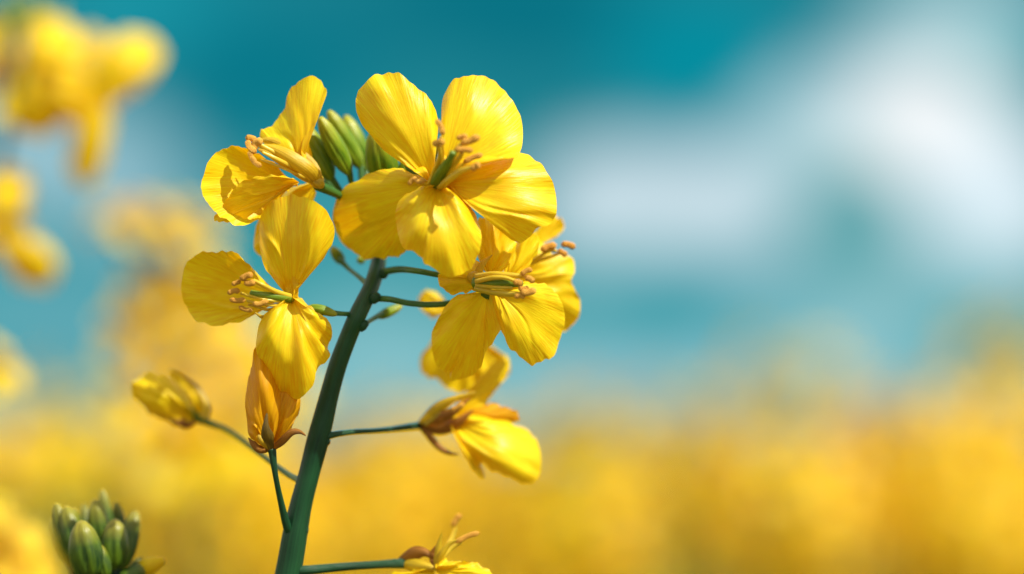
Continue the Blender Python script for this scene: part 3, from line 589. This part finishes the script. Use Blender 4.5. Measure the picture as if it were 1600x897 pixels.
midplant('blurred rapeseed flower very close to the bottom left corner, glowing yellow and orange', .235, (-90, 1500),
         [(-5, 850, 2, (.5, .3, .8), 4), (18, 885, 0, (.5, .1, .8), 3.6), (-25, 905, 2, (.2, .3, 1), 5), (5, 930, 0, (.5, -.1, 1), 5)], (), 6, (-30, 850))
midplant('blurred rapeseed plant low at the left behind the green bud cluster', .75, (90, 1200),
         [(50, 725, 0, (.1, .2, 1), 11), (-10, 720, 0, (-.3, .3, 1), 12), (150, 710, -5, (.5, .0, .8), 8)], (), 7, (60, 680))

# ------------------------------------------------------------------ the field
def rpl_head(seed, H=.10, n=30, pm='far_petal'):
    """one raceme: stalks, open flowers round them and green buds on top; origin at its tip"""
    rnd = random.Random(seed); mb = MB(); gb = MB(); bb = MB()
    tube(gb, [(0, 0, -.16), (0, 0, 0)], [.0025, .001], 'stem', 6, 5)
    for i in range(n):
        t = (i + .5) / n; a = i * 2.4 + rnd.uniform(-.3, .3); z = -H * (.08 + .9 * t); rr_ = .010 + .020 * math.sin(math.pi * min(1, .25 + .7 * t)) * rnd.uniform(.7, 1.2)
        c = Vector((math.cos(a) * rr_, math.sin(a) * rr_, z + .012)); ax = Vector((math.cos(a), math.sin(a), .55)).normalized()
        tube(gb, [(0, 0, z - .006), c], .0006, 'pedicel', 4, 3)
        e0 = ax.orthogonal().normalized(); e1 = ax.cross(e0); L = rnd.uniform(.009, .013); ph = rnd.uniform(0, 1.5)
        for k in range(4):
            b = ph + k * 1.5708; er = e0 * math.cos(b) + e1 * math.sin(b)
            gpetal(mb, c, ax, er, L, rnd, pm, 7, 2)
        tube(mb, [c, c + ax * .006], .0012, 'anther', 4, 3)
    for i in range(9):
        a = i * 2.4; rr_ = .002 + .0035 * math.sqrt(i)
        budshape(bb, (math.cos(a) * rr_ * .6, math.sin(a) * rr_ * .6, -.006), (math.cos(a) * rr_, math.sin(a) * rr_, .004), .0018, 'bud', 6, 6)
    return mb, gb, bb
def leaf_stalk(seed, h):
    rnd = random.Random(seed); mb = MB(); tube(mb, [(0, 0, 0), (.01, 0, h * .5), (0, 0, h)], [.005, .004, .0025], 'stem', 7, 10)
    lfs = []
    for k in range(3):
        an = k * 2.4 + rnd.random(); b = Vector((0, 0, h * (.35 + .2 * k))); e1 = Vector((math.cos(an), math.sin(an), .4)); e2 = Vector((-math.sin(an), math.cos(an), 0)); L = .15 - .02 * k
        ed = [b + e1 * x * L + e2 * y * L - Vector((0, 0, .4 * L * x * x)) for x, y in ((.02, -.04), (.3, -.2), (.6, -.3), (.85, -.2), (1.05, 0), (.85, .2), (.6, .3), (.3, .2), (.02, .04))]
        lf = MB(); fan(lf, b, ed, 'leaf', 14, 4); lfs.append(lf)
    return mb, lfs
PR = []
def merge(dst, src, sc=1, off=(0, 0, 0)):
    o_ = len(dst.v); dst.v += [(p[0] * sc + off[0], p[1] * sc + off[1], p[2] * sc + off[2]) for p in src.v]
    mp = [dst.mat(m) for m in src.mats]; dst.f += [[q + o_ for q in f] for f in src.f]; dst.uv += src.uv; dst.mi += [mp[q] for q in src.mi]
for k in range(6):
    root = thing('rapeseed_plant', (0, 0, 0), 'x', 'flower plant'); front = k >= 4
    sb, lf = leaf_stalk(k, 1.04)
    for q in range(2 if front else 6):       # small leaves among the flowering branches
        an = q * 1.9 + k; b = Vector((0, 0, (.93 if front else .90) + .03 * q)); e1 = Vector((math.cos(an), math.sin(an), .9)).normalized(); e2 = Vector((-math.sin(an), math.cos(an), 0)); L_ = .10
        ed = [b + e1 * x * L_ + e2 * y * L_ for x, y in ((.02, -.04), (.4, -.17), (.8, -.12), (1.05, 0), (.8, .12), (.4, .17), (.02, .04))]
        one = MB(); fan(one, b, ed, 'leaf', 12, 4); lf.append(one)
    rnd = random.Random(k * 7)
    heads = [(0, 0, 1.16, 1.0)] + [(math.cos(a) * .06 * q, math.sin(a) * .06 * q, 1.16 - rnd.uniform(.03, .09), rnd.uniform(.75, 1.0)) for a, q in ((rnd.uniform(0, 6.28), rnd.uniform(.8, 1.4)) for _ in range(1))]
    for i, (x, y, z, sc) in enumerate(heads):
        hd = MB()
        for src in rpl_head(k * 10 + i, .048 if front else .040 if k == 4 else .036, (40 if k == 4 else 13) if front else 8, 'petal' if front else 'far_petal'): merge(hd, src, sc, (x, y, z))
        hd.build('flower_head', root)
        tube(sb, [(0, 0, .9), (x * .7, y * .7, z - .2), (x, y, z - .14)], .002, 'stem', 5, 6)
    sb.build('stem', root)
    for one in lf: one.build('leaf', root)
    PR.append(root)
KIDS = {r: list(r.children) for r in PR}
def put(proto, loc, rz, sc, label, group):
    o = proto.copy(); COL.objects.link(o); o.location = loc; o.rotation_euler = (0, 0, rz); o.scale = (1, 1, sc)
    o['label'] = label; o['group'] = group; o['category'] = 'flower plant'
    for ch in KIDS[proto]:
        c = ch.copy(); COL.objects.link(c); c.parent = o
    return o
rnd = random.Random(99)
def at(px, topy, depth):
    p = P(px, topy, depth=depth); return Vector((p.x, p.y, 0)), (p.z + .004) / 1.164
NEAR = [(1240, 585, 1.30, 'tall blurred rapeseed plant whose tip stands highest in the middle of the right half'),
        (1575, 545, 1.25, 'blurred rapeseed plant reaching highest at the right edge of the frame'),
        (1210, 740, .95, 'blurred rapeseed plant low in front with one round yellow head right of the frame centre'),
        (925, 665, 1.25, 'blurred rapeseed plant just right of the nodding lower petal'),
        (890, 790, 1.00, 'blurred rapeseed plant low in front below the nodding petal'),
        (1475, 680, 1.00, 'broad blurred rapeseed plant glowing bright yellow at the lower right'),
        (1070, 645, 1.75, 'slender blurred rapeseed plant, pale against the sky near the frame centre'),
        (650, 685, 1.25, 'blurred rapeseed plant behind the sharp stem and the nodding flower'),
        (330, 660, 1.20, 'blurred rapeseed plant behind the half-open flower on the left'),
        (1550, 800, .92, 'blurred rapeseed plant cut by the lower right corner'),
        (560, 790, 1.05, 'blurred rapeseed plant low behind the right side of the sharp stem'),
        (370, 770, .95, 'blurred rapeseed plant at the bottom edge left of the sharp stem'),
        (130, 640, 1.25, 'blurred rapeseed plant above the green bud cluster, far behind it')]
for i, (x, y, d, lb) in enumerate(NEAR):
    loc, sc = at(x, y, d); put(PR[4 if y >= 670 else 5], loc, rnd.uniform(0, 6.28), sc, lb, 'blurred rapeseed plants at the front of the field')
taken = [at(x, y, d)[0] for x, y, d, _ in NEAR]
FIELD = 'out-of-focus yellow rapeseed plant massed in the field behind the sharp one'
cand = []
y = 1.5
while y < 7.5:
    hw = y * .18 + .25; x = -hw
    while x < hw:
        q = Vector((x + rnd.uniform(-.05, .05), y + rnd.uniform(-.06, .06), 0))
        if all((q - t).length > (.17 if y < 2.6 else .1) for t in taken): cand.append(q)
        x += .34 if y < 3.0 else .19
    y += .24 + .012 * y
cand.sort(key=lambda q: q.y)
indiv = cand[:285]; rest = cand[285:]
for q in indiv:
    put(PR[rnd.randrange(4)], q, rnd.uniform(0, 6.28), rnd.uniform(.88, .97) if q.y < 3 else rnd.uniform(.94, 1.015), FIELD, 'rapeseed plants massed in the field')
for r in PR:                                  # the prototypes stand in the field too
    q = indiv[0]; r.location = (rnd.uniform(-.3, .3), 7.6 + rnd.uniform(0, .3), 0); r['label'] = FIELD; r['group'] = 'rapeseed plants massed in the field'
# everything further off, or beside the view, as one mass
far = MB(); mats = ['far_petal', 'stem']
def lowplant(p, h, big=1.0, nf=5):
    h -= .01
    vs = []; fs = []; uv = []
    for i in range(nf):
        a = rnd.uniform(0, 6.28); rr_ = rnd.uniform(.01, .075) * big; c = Vector((p.x + math.cos(a) * rr_, p.y + math.sin(a) * rr_, h - rnd.uniform(0, .07)))
        ax = Vector((math.cos(a), math.sin(a), rnd.uniform(.1, 1.2))).normalized(); e0 = ax.orthogonal().normalized(); e1 = ax.cross(e0); L = .016 * big
        ph = rnd.uniform(0, 1.5)
        for k in range(2):
            b = ph + k * 1.5708; u = (e0 * math.cos(b) + e1 * math.sin(b)) * L; w = (e1 * math.cos(b) - e0 * math.sin(b)) * L * .36
            o = len(vs); vs += [c - u, c - u * .4 + w, c + u * .4 + w, c + u, c + u * .4 - w, c - u * .4 - w]
            fs.append(tuple(range(o, o + 6))); uv += [(0, 0), (.3, 1), (.7, 1), (1, 0), (.7, 0), (.3, 0)]
    far.add(vs, fs, uv, 'far_petal')
    w = .004 * big; far.add([(p.x - w, p.y, 0), (p.x + w, p.y, 0), (p.x + w, p.y, h - .02), (p.x - w, p.y, h - .02), (p.x, p.y - w, 0), (p.x, p.y + w, 0), (p.x, p.y + w, h - .02), (p.x, p.y - w, h - .02)],
                          [(0, 1, 2, 3), (4, 5, 6, 7)], [(0, 0), (1, 0), (1, 1), (0, 1)] * 2, 'stem')
    for k in range(6):
        a = rnd.uniform(0, 6.28); z = h * rnd.uniform(.6, .97); e = Vector((math.cos(a), math.sin(a), .2)) * .13 * big; s_ = Vector((-math.sin(a), math.cos(a), 0)) * .035 * big; b = Vector((p.x, p.y, z))
        far.add([b, b + e * .5 + s_, b + e, b + e * .5 - s_], [(0, 1, 2, 3)], [(0, 0), (0, 1), (1, 1), (1, 0)], 'leaf')
for q in rest: lowplant(q, rnd.uniform(1.08, 1.18))
for i in range(1500):
    yy = rnd.uniform(.5, 8); hw = yy * .18 + .32; xx = rnd.choice((-1, 1)) * rnd.uniform(hw, hw + 2.6); lowplant(Vector((xx, yy, 0)), rnd.uniform(1.06, 1.17))
for i in range(1500):
    yy = 8 + 10 * rnd.random() ** 1.2; xx = rnd.uniform(-.35, .35) * yy + rnd.uniform(-1, 1); lowplant(Vector((xx, yy, 0)), rnd.uniform(1.08, 1.18), 1.2)
for i in range(2600):
    yy = 18 + 70 * rnd.random() ** 1.3; xx = rnd.uniform(-.4, .4) * yy; lowplant(Vector((xx, yy, 0)), rnd.uniform(1.08, 1.18), 3.0, 14)
fo = far.build('rapeseed_field'); fo['kind'] = 'stuff'; fo['label'] = 'far blurred mass of flowering rapeseed stretching to the horizon'; fo['category'] = 'flower field'
